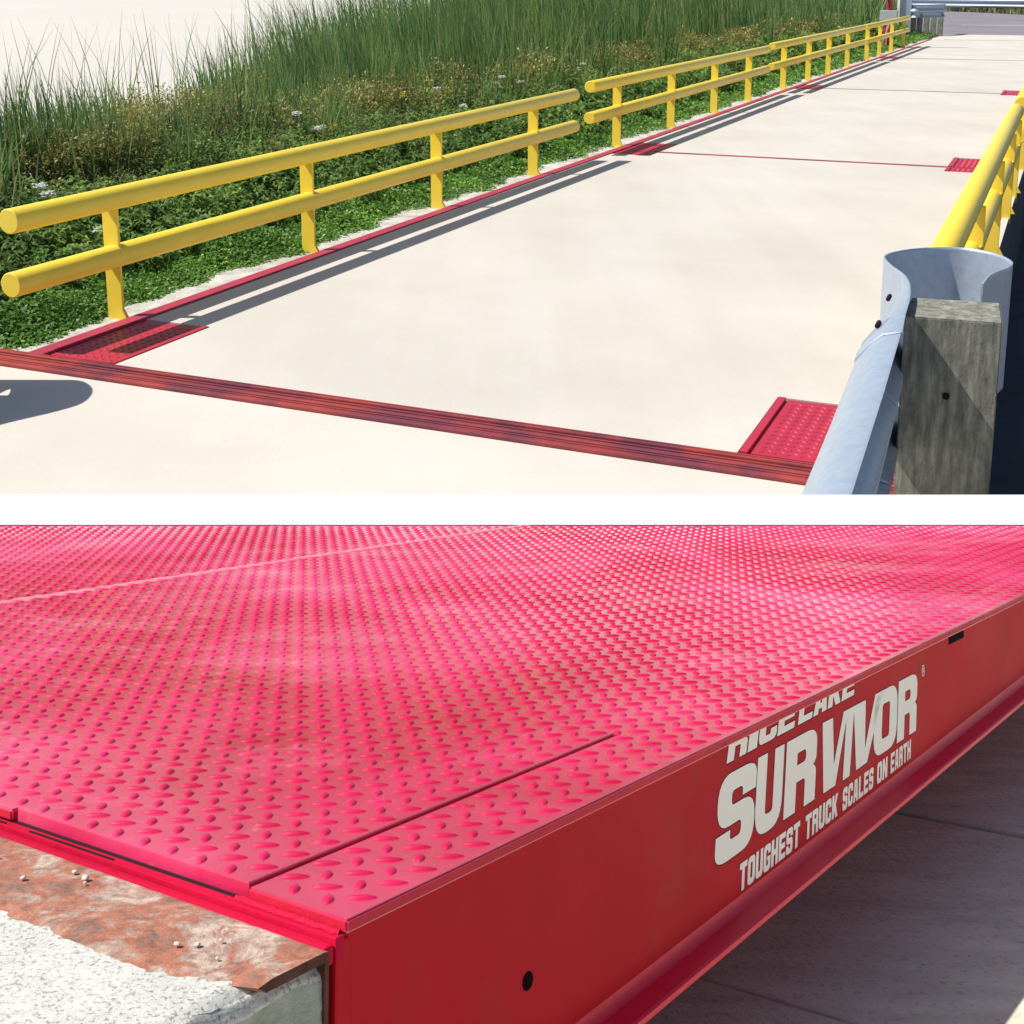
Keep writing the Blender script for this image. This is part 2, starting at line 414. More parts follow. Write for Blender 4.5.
# --- yellow rails
def rail(label, y0, y1, px, side, ps, zt0, zt1, zl0, zl1, zbase=-.10, r=.068):
    """px: pipe centre line X, side: -1 posts to the left of the pipes, +1 to the right"""
    t = thing('pipe_rail', rw((px + side * .07, y0, 0)), label, 'rail', 'yellow pipe rails along the weighbridge')
    f = lambda a, b, y: a + (b - a) * (y - y0) / (y1 - y0)
    m = MB(); m.cyl((px, y0, zt0), (px, y1, zt1), r, 28); m.build('top_pipe', M['yellow'], t, rw)
    m = MB(); m.cyl((px, y0 - .02, zl0), (px, y1 + .01, zl1), r, 28); m.build('lower_pipe', M['yellow'], t, rw)
    for y in ps:
        m = MB(); xa = px - .072 if side < 0 else px - .036; xb = xa + .108
        zt = f(zt0, zt1, y) - r * .8
        m.box((xa, y - .009, zbase), (xb, y + .009, zt), bev=.003)
        # little weld foot
        m.add([(xb, y - .012, -.01), (xb + .035, y - .012, -.01), (xb, y - .012, .05), (xb, y + .012, -.01), (xb + .035, y + .012, -.01), (xb, y + .012, .05)],
              [(0, 1, 2), (3, 5, 4), (1, 4, 5, 2)])
        m.cyl((px + side * .058, y - .03, f(zl0, zl1, y) + .036), (px + side * .058, y + .03, f(zl0, zl1, y) + .036), .009, 8, bev=.004)
        m.build('post', M['yellow'], t, rw)
LP = -5.03
rail('nearest yellow twin pipe rail on the left, standing before clover', 5.04, 13.42, LP, -1, [5.84, 7.95, 10.05, 12.27], .702, .735, .365, .385)
rail('second yellow twin pipe rail on the left, beside brown seeding weeds', 13.93, 23.2, LP, -1, [14.95, 17.27, 19.61, 21.89], .785, .81, .43, .46)
rail('third yellow twin pipe rail on the left, before tall reeds', 23.6, 34.6, LP, -1, [24.78, 27.3, 29.68, 32.31], .845, .88, .48, .50)
rail('farthest yellow twin pipe rail on the left, beside red and silver pole', 34.9, 44.4, LP, -1, [35.5, 37.9, 40.46, 43.39], .885, .92, .50, .53)
rail('yellow twin pipe rail on the right behind the timber post', 5.75, 13.42, -.46, 1, [7.75, 9.85, 11.75, 13.0], .73, .73, .40, .40, zbase=-.1)
rail('short visible end of yellow rail at the right picture edge', 13.9, 23.2, -.44, 1, [15.0, 17.3, 19.6, 22], .76, .78, .42, .44)

# ================================================================== GUARDRAILS
def cat(pts, n=8):
    P = [Vector(p) for p in pts]; P = [P[0] * 2 - P[1]] + P + [P[-1] * 2 - P[-2]]; out = []
    for i in range(1, len(P) - 2):
        for k in range(n):
            t = k / n; a, b, c, d = P[i - 1], P[i], P[i + 1], P[i + 2]
            out.append(.5 * ((2 * b) + (c - a) * t + (2 * a - 5 * b + 4 * c - d) * t * t + (3 * b - 3 * c + d - a) * t ** 3))
    out.append(P[-2]); return out
WPROF = [(0, 0), (.05, -.012), (.085, -.045), (.125, -.10), (.125, -.135), (.085, -.175), (.03, -.21), (0, -.235), (0, -.265), (.03, -.29), (.085, -.325), (.125, -.365), (.125, -.40), (.085, -.455), (.05, -.488), (0, -.50)]
def wsheet(m, path, prof, z, outw=-1, amp=None, th=.006, mi=0):
    """sweep profile (outward offset, dz) along a plan path"""
    V = []; n = len(path); k = len(prof)
    for layer in (0, th):
        for i, p in enumerate(path):
            a = path[max(0, i - 1)]; b = path[min(n - 1, i + 1)]; d = (Vector(b) - Vector(a)).normalized()
            nrm = Vector((-d.y, d.x, 0)) * (-outw)
            am = 1 if amp is None else amp(i / (n - 1))
            for (o, dz) in prof: V.append((p[0] + nrm.x * (o * am - layer), p[1] + nrm.y * (o * am - layer), z + dz))
    Fs = []; N = n * k
    for i in range(n - 1):
        for j in range(k - 1):
            q = (i * k + j, (i + 1) * k + j, (i + 1) * k + j + 1, i * k + j + 1); Fs.append(q); Fs.append(tuple(x + N for x in q[::-1]))
    m.add(V, Fs, mi, True)
    E = []
    for i in range(n - 1):
        E.append((i * k, N + i * k, N + (i + 1) * k, (i + 1) * k)); e = k - 1
        E.append((i * k + e, (i + 1) * k + e, N + (i + 1) * k + e, N + i * k + e))
    for j in range(k - 1):
        E.append((j, j + 1, N + j + 1, N + j)); i = (n - 1) * k; E.append((i + j, N + i + j, N + i + j + 1, i + j + 1))
    b = m.n - len(V)
    for f in E: m.f.append(tuple(x + b for x in f)); m.m.append(mi); m.s.append(False)

def guard(label, mirror=None, far=False):
    """mirror: function on road-frame points"""
    mp = mirror or (lambda P: P)
    tf = lambda P: rw(mp(np.atleast_2d(np.array(P, float))))
    g = thing('guardrail', tf((-.24, 4.2, 0))[0], label, 'guardrail')
    ow = 1 if mirror else 1
    m = MB(); arm = [(-.352, 2.43 if not mirror else 2.0, 0), (-.36, 2.6, 0), (-.395, 3.4, 0), (-.43, 4.08, 0), (-.44, 4.25, 0)]
    wsheet(m, arm, WPROF, .85, -1); m.build('rail', M['galv'], g, tf)
    m = MB(); lp = cat([(-.424, 4.02, 0), (-.440, 4.25, 0), (-.462, 4.58, 0), (-.505, 4.84, 0), (-.60, 5.08, 0), (-.625, 5.24, 0), (-.53, 5.41, 0), (-.37, 5.50, 0), (-.225, 5.43, 0), (-.155, 5.29, 0), (-.162, 5.17, 0), (-.215, 5.01, 0), (-.232, 4.83, 0)], 8)
    wsheet(m, lp, WPROF, .853, -1, amp=lambda t: max(0., 1.05 - max(0, t - .04) * 4.6) )
    m.build('end_loop', M['galv'], g, tf)
    for (x, y, dz) in ((-.515, 4.215, -.028), (-.530, 4.60, -.026)):
        m = MB(); m.cyl((x, y - .028, .85 + dz), (x, y + .028, .85 + dz + .002), .008, 10, bev=.004)
        m.build('splice_bolt', M['darkgap'], g, tf)
    return g, tf
g, tf = guard('silver guardrail at the right with a curled end around a square timber post')
# post in world axes
def wpost(g, pts, z0, z1, tf_=ident, bev=.004):
    m = MB(); P = np.array(pts); bm = bmesh.new()
    lo = [bm.verts.new((x, y, z0)) for x, y in P]; hi = [bm.verts.new((x, y, z1)) for x, y in P]
    n = len(P); bm.faces.new(lo[::-1]); bm.faces.new(hi)
    for i in range(n): bm.faces.new((lo[i], lo[(i + 1) % n], hi[(i + 1) % n], hi[i]))
    bmesh.ops.bevel(bm, geom=bm.edges[:], offset=bev, segments=2, affect='EDGES')
    bm.verts.index_update(); m.add([v.co[:] for v in bm.verts], [[v.index for v in f.verts] for f in bm.faces]); bm.free()
    return m.build('timber_post', M['wood'], g, tf_)
pw = wpost(g, [(1.315, 4.189), (1.610, 4.098), (1.705, 4.378), (1.420, 4.459)], -.3, .82)
m = MB(); m.cyl((1.462, 4.16, .555), (1.455, 4.139, .555), .012, 12, bev=.002)
m.build('knot', M['darkgap'], pw)

MX = lambda P: np.stack([-9.03 - .0 - P[:, 0] - .0 + (-.0), P[:, 1] - .72, P[:, 2]], 1)   # mirrored twin on the left approach
def mirr(P):
    return np.stack([-4.97 - (P[:, 0] + .385), P[:, 1] - 1.0, P[:, 2]], 1)
g2, tf2 = guard('silver guardrail beside the left edge of the near concrete approach', mirror=mirr)
m = MB(); m.box((-.50, 4.78, -.3), (-.26, 5.2, .8), bev=.006); m.build('timber_post', M['wood'], g2, tf2)  # unseen post, enlarged and moved to fill a gap in the loop's shadow

# far left guardrail by the exit
g3 = thing('guardrail', rw((-5.6, 53, 0)), 'small far guardrail with clustered timber posts beside the end of the weighbridge', 'guardrail')
m = MB(); wsheet(m, cat([(-6.05, 53.66, 0), (-5.75, 53.6, 0), (-5.3, 54.4, 0), (-5.0, 55.5, 0), (-4.92, 56.6, 0), (-5.1, 57.6, 0)], 5), WPROF, 1.22, -1, th=.01); m.build('rail', M['galv'], g3, rw)
for (x, y) in ((-5.94, 53.9), (-5.70, 54.0), (-5.50, 54.6), (-5.30, 55.3), (-5.10, 56.0)):
    m = MB(); m.box((x - .10, y - .12, -.1), (x + .11, y + .12, .84), bev=.01); m.build('timber_post', M['wood'], g3, rw)
m = MB(); m.box((-6.54, 53.6, -.1), (-6.44, 53.75, 1.7), bev=.008); m.build('marker_post', M['white'], g3, rw)
m = MB(); m.box((-6.42, 53.7, -.05), (-6.0, 53.78, 1.6), bev=.01); m.build('end_panel', M['galv'], g3, rw)
# back guardrail across the crossing road
g4 = thing('guardrail', rw((0, 110, 0)), 'long silver guardrail on short posts along the far side of the crossing road', 'guardrail')
m = MB(); path = [(-13.2, 113.2, 0), (-12, 112.4, 0), (-4, 106.5, 0), (8, 101, 0), (30, 95, 0)]
wsheet(m, path, [(o * 2.2, d * 1.5) for o, d in WPROF], 1.05 + .0, 1, th=.02); m.build('rail', M['galv'], g4, rw)
for (x, y) in ((-12.2, 112.9), (-9.0, 110.3), (-5.6, 107.9), (-2.4, 106.0), (1, 104.4), (6, 102.1), (14, 99.6), (22, 97.4)):
    m = MB(); m.box((x - .22, y + .1, -.1), (x + .22, y + .5, .9), bev=.01); m.build('post', M['wood'], g4, rw)

# red and silver mast beside the far rail
mx, my = -5.5, 43.2
mast = thing('signal_mast', rw((mx, my, 0)), 'dark red mast with silver collar and grey box behind the far yellow rail', 'mast')
m = MB(); m.cyl((mx, my, -.1), (mx, my, .84), .15, 16, bev=.01); m.build('base', M['redpole'], mast, rw)
m = MB(); m.cyl((mx, my, 1.16), (mx, my, 3.2), .085, 16, bev=.01); m.build('pole', M['redpole'], mast, rw)
m = MB(); m.cyl((mx, my, 1.50), (mx, my, 1.56), .15, 16, bev=.01); m.build('collar', M['galv'], mast, rw)
m = MB(); m.box((mx - .26, my - .2, .84), (mx + .26, my + .2, 1.17), bev=.02); m.build('control_box', M['greybox'], mast, rw)
m = MB(); m.cyl((mx - .18, my - .24, 0), (mx + .08, my - .2, .86), .02, 8, bev=.003); m.build('conduit', M['galv'], mast, rw)
m = MB(); m.cyl((mx - .02, my - .24, 0), (mx - .02, my - .2, .86), .018, 8, bev=.003); m.build('conduit', M['galv'], mast, rw)

# ================================================================== VEGETATION
def blades(n, pos, hgt, wid, lean, curl, seg=4, az=None):
    """thin tapering blades -> verts (n*(2seg+1)), quads (tip degenerate avoided with narrow quad)"""
    az = rng.uniform(0, 2 * np.pi, n) if az is None else az
    d = np.stack([np.cos(az), np.sin(az), np.zeros(n)], 1); f = rng.uniform(0, 2 * np.pi, n)
    side = np.stack([np.cos(f), np.sin(f), np.zeros(n)], 1)
    V = np.zeros((n, 2 * (seg + 1), 3))
    for k in range(seg + 1):
        t = k / seg
        off = d * (hgt * (lean * t + curl * t ** 2.6))[:, None]
        z = hgt * t * (1 - .35 * curl * t * t)
        c = pos + off; c[:, 2] += z
        w = wid * (1 - t ** 1.5) * .5 + .0006
        V[:, 2 * k] = c - side * w[:, None]; V[:, 2 * k + 1] = c + side * w[:, None]
    q = np.array([(2 * k, 2 * k + 1, 2 * k + 3, 2 * k + 2) for k in range(seg)])
    Fs = (np.arange(n)[:, None, None] * (2 * (seg + 1)) + q[None]).reshape(-1, 4)
    return V.reshape(-1, 3), Fs

def cs(Vs):
    o = 0; A = []; B = []
    for V, Fq in Vs: A.append(V); B.append(Fq + o); o += len(V)
    return np.concatenate(A), np.concatenate(B)

def clump(x, y, s=1.):           # smooth pseudo random 0..1 over the bank
    return .5 + .25 * np.sin(x * 1.9 * s + 1.3 * np.sin(y * .9 * s)) + .25 * np.sin(y * 1.35 * s + 2.1 * np.sin(x * 1.1 * s + .5))

def ysample(n, y0, y1, p=1.6):   # denser near the camera
    u = rng.uniform(0, 1, n); a = y0 ** (1 - p); b = y1 ** (1 - p)
    return (a + (b - a) * u) ** (1 / (1 - p))

def topline(Y):                  # height of the reed tops along the bank
    return np.interp(Y, [5, 8, 9.3, 11, 12.6, 13.6, 16, 20, 26, 34, 60], [1.40, 1.26, 1.08, 1.16, 1.04, 1.40, 1.75, 2.15, 2.9, 3.3, 3.5])

def reeds():
    n = 48000
    Y = ysample(n, 5.2, 58, 1.6); u = rng.uniform(0, 1, n) ** 1.2
    depth = 2.2 + np.clip(Y - 12, 0, 40) * .28
    X = -np.interp(Y, [5, 12, 15, 30], [7.1, 7.3, 8.0, 8.6]) - u * depth + rng.normal(0, .15, n)
    c = clump(X, Y)
    thin = np.interp(Y, [5, 8.2, 9.5, 13, 15, 18], [.8, .5, .22, .26, .8, 1.])
    keep = rng.uniform(0, 1, n) < np.clip(.25 + 1.1 * c, 0, 1) * thin
    X, Y, c = X[keep], Y[keep], c[keep]; n = len(X)
    h = topline(Y) * rng.uniform(.5, 1.0, n) * (.72 + .40 * clump(X * 1.3, Y * 1.9))
    h = np.minimum(h, topline(Y) * 1.12)
    wind = rng.normal(R(195), 1.0, n)
    pos = np.stack([X, Y, np.full(n, -.05)], 1)
    V, Fq = blades(n, pos, h, rng.uniform(.010, .032, n) * (1 + np.clip(Y - 12, 0, 40) * .03), rng.uniform(.0, .15, n), np.abs(rng.normal(.04, .14, n)), 4, wind)
    # loose tufts of long leaves standing forward among the weeds, and far growth beside the exit
    T = []
    for _ in range(150):
        ty = float(ysample(1, 5.0, 50, 1.6)[0]); tx = rng.uniform(-8.6, -6.7); k = int(rng.integers(14, 46))
        T.append((V_ := blades(k, np.stack([tx + rng.normal(0, .10, k), ty + rng.normal(0, .12, k), np.full(k, -.05)], 1), float(np.interp(ty, [5, 13, 20], [1.15, 1.1, 1.7])) * rng.uniform(.6, 1.1, k), rng.uniform(.012, .026, k), rng.uniform(0, .16, k), np.abs(rng.normal(.05, .13, k)), 4)))
    k = 5000; T.append(blades(k, np.stack([-rng.uniform(6.8, 24, k) - 4.5 * (np.arange(k) % 2), rng.uniform(46, 58, k) + 40 * (np.arange(k) % 2), np.full(k, -.05)], 1), rng.uniform(.6, 2.2, k), rng.uniform(.03, .09, k), rng.uniform(0, .3, k), rng.uniform(0, .3, k), 3))
    k = 260; yy = rng.uniform(5, 15, k); T.append(blades(k, np.stack([rng.uniform(-10, -7.4, k), yy, np.full(k, -.05)], 1), np.interp(yy, [5, 15], [1.5, 1.75]) * rng.uniform(.8, 1.15, k), rng.uniform(.012, .022, k), rng.uniform(0, .10, k), np.abs(rng.normal(.03, .12, k)), 4))
    V, Fq = cs([(V, Fq)] + T)
    o = quads_obj('reed_bed', (rw(V), Fq), M['reed'], smooth=False); tag(o, 'dense bank of tall dark green reeds behind the left rails', 'reeds', kind='stuff')
reeds()

def leaves(base, dirv, L, W, droop=0.3):
    """one folded leaf = 2 quads sharing the midrib"""
    n = len(base); d = dirv / np.linalg.norm(dirv, axis=1)[:, None]
    up = np.tile([0, 0, 1.], (n, 1)) + rng.normal(0, .35, (n, 3)); s = np.cross(d, up); s /= np.linalg.norm(s, axis=1)[:, None] + 1e-9
    nn = np.cross(s, d)
    mid = base + d * (L * .5)[:, None] + nn * (L * .06)[:, None]; tip = base + d * L[:, None] - np.array([0, 0, 1.]) * (L * droop)[:, None]
    l = mid + s * (W * .5)[:, None] + nn * (W * .15)[:, None]; r = mid - s * (W * .5)[:, None] + nn * (W * .15)[:, None]
    V = np.stack([base, l, tip, r], 1).reshape(-1, 3)
    Fq = np.arange(n * 4).reshape(-1, 4)
    return V, Fq

def weeds(name, n, xr, yr, p, hr, mats, leaf, seed, label, lpp=26, lf=(.05, .012), head=.12, dens=None, hmax=None):
    Y = ysample(n, yr[0], yr[1], p); X = rng.uniform(0, 1, n) * (xr[1] - xr[0]) + xr[0]
    X = X - np.clip(Y - 20, 0, 30) * .02
    c = clump(X + seed, Y * 1.1, 1.4)
    if dens: 
        k = rng.uniform(0, 1, n) < dens(X, Y, c); X, Y, c = X[k], Y[k], c[k]; n = len(X)
    h = (hr[0] + (hr[1] - hr[0]) * (.25 * rng.uniform(0, 1, n) + .75 * c)) * rng.uniform(.8, 1.1, n)
    if hmax is not None: h = np.minimum(h, hmax(X, Y) * rng.uniform(.8, 1.05, n))
    pos = np.stack([X, Y, np.full(n, -.05)], 1)
    az = rng.uniform(0, 2 * np.pi, n); lean = rng.uniform(.0, .22, n)
    S = blades(n, pos, h, np.full(n, .006), lean, np.zeros(n), 2, az)
    dv = np.stack([np.cos(az), np.sin(az), np.zeros(n)], 1)
    sc = 1 + np.clip(Y - 9, 0, 40) * .05         # far leaves stand for small sprays
    t = rng.uniform(.12, 1.0, (n, lpp)); hh = h[:, None] * t
    B = pos[:, None, :] + dv[:, None, :] * (hh * lean[:, None])[..., None]; B[..., 2] += hh
    a = rng.uniform(0, 2 * np.pi, (n, lpp)); el = rng.uniform(-.1, .9, (n, lpp))
    D = np.stack([np.cos(a) * np.cos(el), np.sin(a) * np.cos(el), np.sin(el)], -1)
    L = lf[0] * rng.uniform(.6, 1.3, (n, lpp)) * (1.25 - .55 * t) * sc[:, None]; W = np.broadcast_to(lf[1] * sc[:, None], L.shape) * rng.uniform(.7, 1.2, L.shape)
    Lv = leaves(B.reshape(-1, 3), D.reshape(-1, 3), L.ravel(), W.ravel())
    parts = [S, Lv]; mi = [np.zeros(len(S[1])), np.ones(len(Lv[1]))]
    if head:
        hp = 26; a = rng.uniform(0, 2 * np.pi, (n, hp)); el = rng.uniform(-.2, 1.3, (n, hp)); t = 1 - rng.uniform(0, .26, (n, hp)); hh = h[:, None] * t
        B = pos[:, None, :] + dv[:, None, :] * (hh * lean[:, None])[..., None]; B[..., 2] += hh
        D = np.stack([np.cos(a) * np.cos(el), np.sin(a) * np.cos(el), np.sin(el)], -1)
        B = B + D * (head * .45 * rng.uniform(0, 1, (n, hp)))[..., None]
        L = head * .19 * rng.uniform(.5, 1.3, (n, hp)) * sc[:, None]; W = L * .42
        Hd = leaves(B.reshape(-1, 3), D.reshape(-1, 3), L.ravel(), W.ravel(), .1); parts.append(Hd); mi.append(np.full(len(Hd[1]), 2))
    V, Fq = cs(parts)
    o = quads_obj(name, (rw(V), Fq), [M['stem'], mats[0], mats[1] if len(mats) > 1 else mats[0]], np.concatenate(mi)); tag(o, label, 'weeds', kind='stuff')

wmax = lambda X, Y: np.interp(X, [-8.6, -7.2, -6.4, -5.9, -5.5], [1.05, .85, .58, .36, .20]) * np.interp(Y, [5, 14, 25, 40], [.86, 1.0, 1.25, 1.35])
weeds('broadleaf_weeds', 5800, (-8.3, -5.55), (4.6, 55), 1.9, (.35, .85), [M['weed']], 0, 0, 'leafy green weeds between the clover verge and the reeds', lpp=34, lf=(.10, .027), head=0, hmax=wmax)
weeds('seeding_weeds', 5200, (-9.2, -6.9), (5.6, 55), 1.85, (.55, 1.05), [M['weed'], M['brown']], 0, 3.3, 'olive and rusty brown seeding weeds standing in front of the reeds', lpp=22, lf=(.06, .012), head=.20,
      dens=lambda X, Y, c: np.clip((clump(X * 1.7 + 4, Y * 1.5) - .33) * 2.4, .05, 1), hmax=lambda X, Y: np.interp(X, [-9.2, -8, -7.0], [1.15, 1.05, .9]) * np.interp(Y, [5, 8.5, 12.7, 14, 25, 40], [.92, .98, .95, 1.05, 1.35, 1.5]))
weeds('thin_grasses', 1600, (-8.8, -6.3), (5, 55), 1.8, (.4, .95), [M['straw'], M['straw']], 0, 7.1, 'pale thin grass stalks scattered through the weeds', lpp=8, lf=(.16, .005), head=.10, hmax=lambda X, Y: wmax(X, Y) * 1.2)

def clover():
    n = 90000
    Y = ysample(n, 4.0, 56, 1.9); u = rng.uniform(0, 1, n)
    edge = -5.10 - .05 * np.sin(Y * 2.1) - .04 * np.sin(Y * 5.3 + 1) - .03 * np.sin(Y * 11.7) - np.abs(rng.normal(0, .05, n))
    X = edge - .02 - np.abs(u) * 1.0 - np.clip(Y - 20, 0, 30) * .01 * u
    hz = (.02 + .20 * np.clip((edge - X) / .45, 0, 1) * (.35 + .65 * clump(X * 3, Y * 3)) + .14 * np.clip((edge - X - .6), 0, 1)) * rng.uniform(.5, 1.05, n) - .04
    sc = 1 + np.clip(Y - 7, 0, 40) * .06
    pos = np.stack([X, Y, hz], 1); a = rng.uniform(0, 2 * np.pi, n); el = rng.uniform(-.15, .9, n)
    D = np.stack([np.cos(a) * np.cos(el), np.sin(a) * np.cos(el), np.sin(el)], 1)
    V, Fq = leaves(pos, D, rng.uniform(.018, .044, n) * sc, rng.uniform(.013, .026, n) * sc, .15)
    m2 = 9000; Y2 = ysample(m2, 4.2, 50, 1.9); X2 = -5.3 - rng.uniform(0, 1.3, m2)
    G = blades(m2, np.stack([X2, Y2, np.full(m2, -.04)], 1), rng.uniform(.08, .22, m2), rng.uniform(.003, .006, m2) * (1 + np.clip(Y2 - 8, 0, 30) * .05), rng.uniform(0, .5, m2), rng.uniform(0, .3, m2), 2)
    V, Fq = cs([(V, Fq), G])
    o = quads_obj('clover_verge', (rw(V), Fq), M['clover']); tag(o, 'low bright green clover and grass verge beside the gravel strip', 'clover', kind='stuff')
clover()

def farverge():
    n = 14000
    X = rng.uniform(-45, 45, n); Y = np.interp(X, [-45, -20, -9.5, -2.6, 60], [121, 118.4, 112.4, 98.4, 84.4]) + rng.uniform(0, 1, n) ** 1.5 * 40
    h = rng.uniform(.25, .9, n) * np.clip((Y - 90) / 25, .6, 1.6)
    V, Fq = blades(n, np.stack([X, Y, np.full(n, -.03)], 1), h, rng.uniform(.05, .13, n), rng.uniform(0, .4, n), rng.uniform(0, .3, n), 2)
    o = quads_obj('roadside_grass', (rw(V), Fq), M['straw']); tag(o, 'dry pale grass growing beyond the crossing road', 'grass', kind='stuff')
farverge()

# scattered wildflowers, each a thing
def flower(y, x, z, kind, label):
    base = rw((x, y, -.04))[0]
    t = thing('wildflower', base, label, 'flower', 'white wildflowers among the weeds' if kind == 'w' else 'yellow wildflowers among the weeds')
    m = MB(); m.cyl(rw((x + .03, y, -.04))[0], rw((x, y, z))[0], .004, 6, bev=.0005, r1=.0025); m.build('stem', M['stem'], t)
    r0 = .05 if kind == 'w' else .045
    N = 60; a = rng.uniform(0, 2 * np.pi, N); r = r0 * np.sqrt(rng.uniform(0, 1, N)); 
    c = rw(np.stack([x + r * np.cos(a), y + r * np.sin(a), z + .02 - r * .25 + (rng.uniform(-.012, .022, N) if kind == 'w' else rng.uniform(0, .06, N))], 1))
    b = rng.uniform(0, 2 * np.pi, N); D = np.stack([np.cos(b), np.sin(b), rng.uniform(-.2, .5, N)], 1)
    Vs = []
    for k in range(3):
        Dk = np.stack([np.cos(b + k * 2.09), np.sin(b + k * 2.09), np.full(N, .2)], 1); Vs.append(leaves(c, Dk, np.full(N, .013), np.full(N, .010), 0))
    V, Fq = cs(Vs); quads_obj('flower_head', (V, Fq), M['petal'] if kind == 'w' else M['ypetal'], parent=t)
def rx(px, py, X):
    d = np.array([(px - CX) / F_PX, 1.0, -(py - CY) / F_PX]); c, s = math.cos(PITCH), math.sin(PITCH)
    r = np.array([d[0], c * d[1] + s * d[2], -s * d[1] + c * d[2]]); s, c = math.sin(YAW1), math.cos(YAW1)
    ax = c * r[0] - s * r[1]; ay = s * r[0] + c * r[1]; t = X / ax; return t * ay, H + t * r[2]
for (px, py, X) in [(40, 188, -6.3), (48, 196, -6.2), (297, 115, -6.9), (322, 129, -6.7), (316, 131, -6.75), (437, 90, -7.0), (502, 78, -7.0), (495, 84, -6.9), (521, 83, -6.9), (558, 86, -6.9), (583, 65, -7.0), (517, 121, -6.35), (463, 107, -6.5), (388, 158, -6.3), (376, 156, -6.35), (430, 137, -6.3), (378, 168, -6.2), (100, 232, -6.0), (560, 116, -6.4)]:
    y, z = rx(px, py, X); flower(y, X, max(z, .12), 'w', 'small flat white flower head standing among green weeds')
for (px, py, X, lb) in [(333, 131, -6.65, 'yellow flower spray beside white flower heads above the nearest rail'), (404, 98, -6.9, 'small yellow flower spray in weeds above the middle of the nearest rail')]:
    y, z = rx(px, py, X); flower(y, X, z, 'y', lb)

# ================================================================== STEEL DECK (lower place)
deck = thing('steel_scale_deck', dw((-.75, .78, 0)), 'glossy crimson tread plate vehicle scale deck with white lettering on its side beam', 'scale deck')
XE = -.736; YF = .79
XL = -6.0
INS = (-1.19, -.8535, .795, 1.386)    # inset cover plate x0,x1,y0,y1
def lugs(x0, x1, y0, y1, ox, oy, z, skip=None, far=True):
    p = .039
    out = []
    for k in (0, 1):
        i = np.arange(math.floor((x0 - ox) / p) - 1, math.ceil((x1 - ox) / p) + 1); j = np.arange(math.floor((y0 - oy) / p) - 1, math.ceil((y1 - oy) / p) + 1)
        I, Jj = np.meshgrid(i, j, indexing='ij'); x = (ox + (I + .5 * k) * p).ravel(); y = (oy + (Jj + .5 * k) * p).ravel()
        ok = (x > x0 + .006) & (x < x1 - .006) & (y > y0 + .005) & (y < y1 - .005)
        if skip: ok &= ~((x > skip[0] - .008) & (x < skip[1] + .008) & (y > skip[2] - .008) & (y < skip[3] + .008))
        w = dw(np.stack([x, y, x * 0], 1)); ok &= (w[:, 1] < WALL_Y0 - .012) & (w[:, 0] > -2.6)
        x, y = x[ok], y[ok]; n = len(x)
        L, W, h = (.0285, .0068, .0026) if k else (.0205, .0112, .0026)
        a = R(37) if k else R(37 + 90)
        # 8-gon lens, inner ring, ridge
        ts = np.linspace(0, 2 * np.pi, 10, endpoint=False)
        def ring(sc, z_):
            u = np.cos(ts) * L / 2 * sc; v = np.sign(np.sin(ts)) * (np.abs(np.sin(ts)) ** 1.3) * W / 2 * sc
            return np.stack([u * math.cos(a) - v * math.sin(a), u * math.sin(a) + v * math.cos(a), np.full(10, z_)], 1)
        P = np.concatenate([ring(1, 0), ring(.80, h * .62), ring(.45, h)])
        V = (np.stack([x, y, np.full(n, z)], 1)[:, None, :] + P[None]).reshape(-1, 3)
        q = [(r * 10 + t, r * 10 + (t + 1) % 10, (r + 1) * 10 + (t + 1) % 10, (r + 1) * 10 + t) for r in (0, 1) for t in range(10)]
        q += [(20, 21, 28, 29), (21, 22, 27, 28), (22, 23, 26, 27), (23, 24, 25, 26)]
        q = np.array(q); Fq = (np.arange(n)[:, None, None] * 30 + q[None]).reshape(-1, 4)
        out.append((V, Fq))
    return cs(out)

# tread plate with the opening for the cover plate
def tread():
    x0, x1, y0, y1 = INS; g = .003
    xs = [XL, x0 - g, x1 + g, XE]; ys = [YF, y1 + g, 12.]
    m = MB()
    # top faces (thin solid pieces of one plate)
    pts = [(XL, YF), (x0 - g, YF), (x0 - g, y1 + g), (x1 + g, y1 + g), (x1 + g, YF), (XE, YF), (XE, 12), (XL, 12)]
    n = len(pts); t = -.0115
    m.add([(x, y, 0) for x, y in pts] + [(x, y, t) for x, y in pts], [tuple(range(n)), tuple(range(2 * n - 1, n - 1, -1))] + [(i, n + i, n + (i + 1) % n, (i + 1) % n) for i in range(n)])
    m.m = [0] + [1] * (len(m.f) - 1)
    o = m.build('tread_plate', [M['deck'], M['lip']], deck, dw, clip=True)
    bm = bmesh.new(); bm.from_mesh(o.data)
    e = [e for e in bm.edges if len(e.link_faces) == 2 and e.calc_face_angle(0) > .5]
    bmesh.ops.bevel(bm, geom=e, offset=.0012, segments=2, affect='EDGES'); bm.to_mesh(o.data); bm.free()
    V, Fq = lugs(XL, XE - .004, YF, 11, -.816, .811, -.0002, skip=INS)
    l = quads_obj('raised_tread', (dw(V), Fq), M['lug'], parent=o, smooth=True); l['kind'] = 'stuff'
    return o
tp = tread()
m = MB(); x0, x1, y0, y1 = INS
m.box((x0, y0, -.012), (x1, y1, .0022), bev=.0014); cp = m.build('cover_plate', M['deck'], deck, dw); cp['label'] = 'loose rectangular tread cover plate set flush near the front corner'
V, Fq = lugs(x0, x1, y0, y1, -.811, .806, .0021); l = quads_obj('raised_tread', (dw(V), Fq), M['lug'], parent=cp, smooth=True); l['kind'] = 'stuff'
m = MB(); m.box((x0 - .03, y0 - .01, -.03), (x1 + .03, y1 + .03, -.0138)); m.build('cover_support', M['beam'], deck, dw)
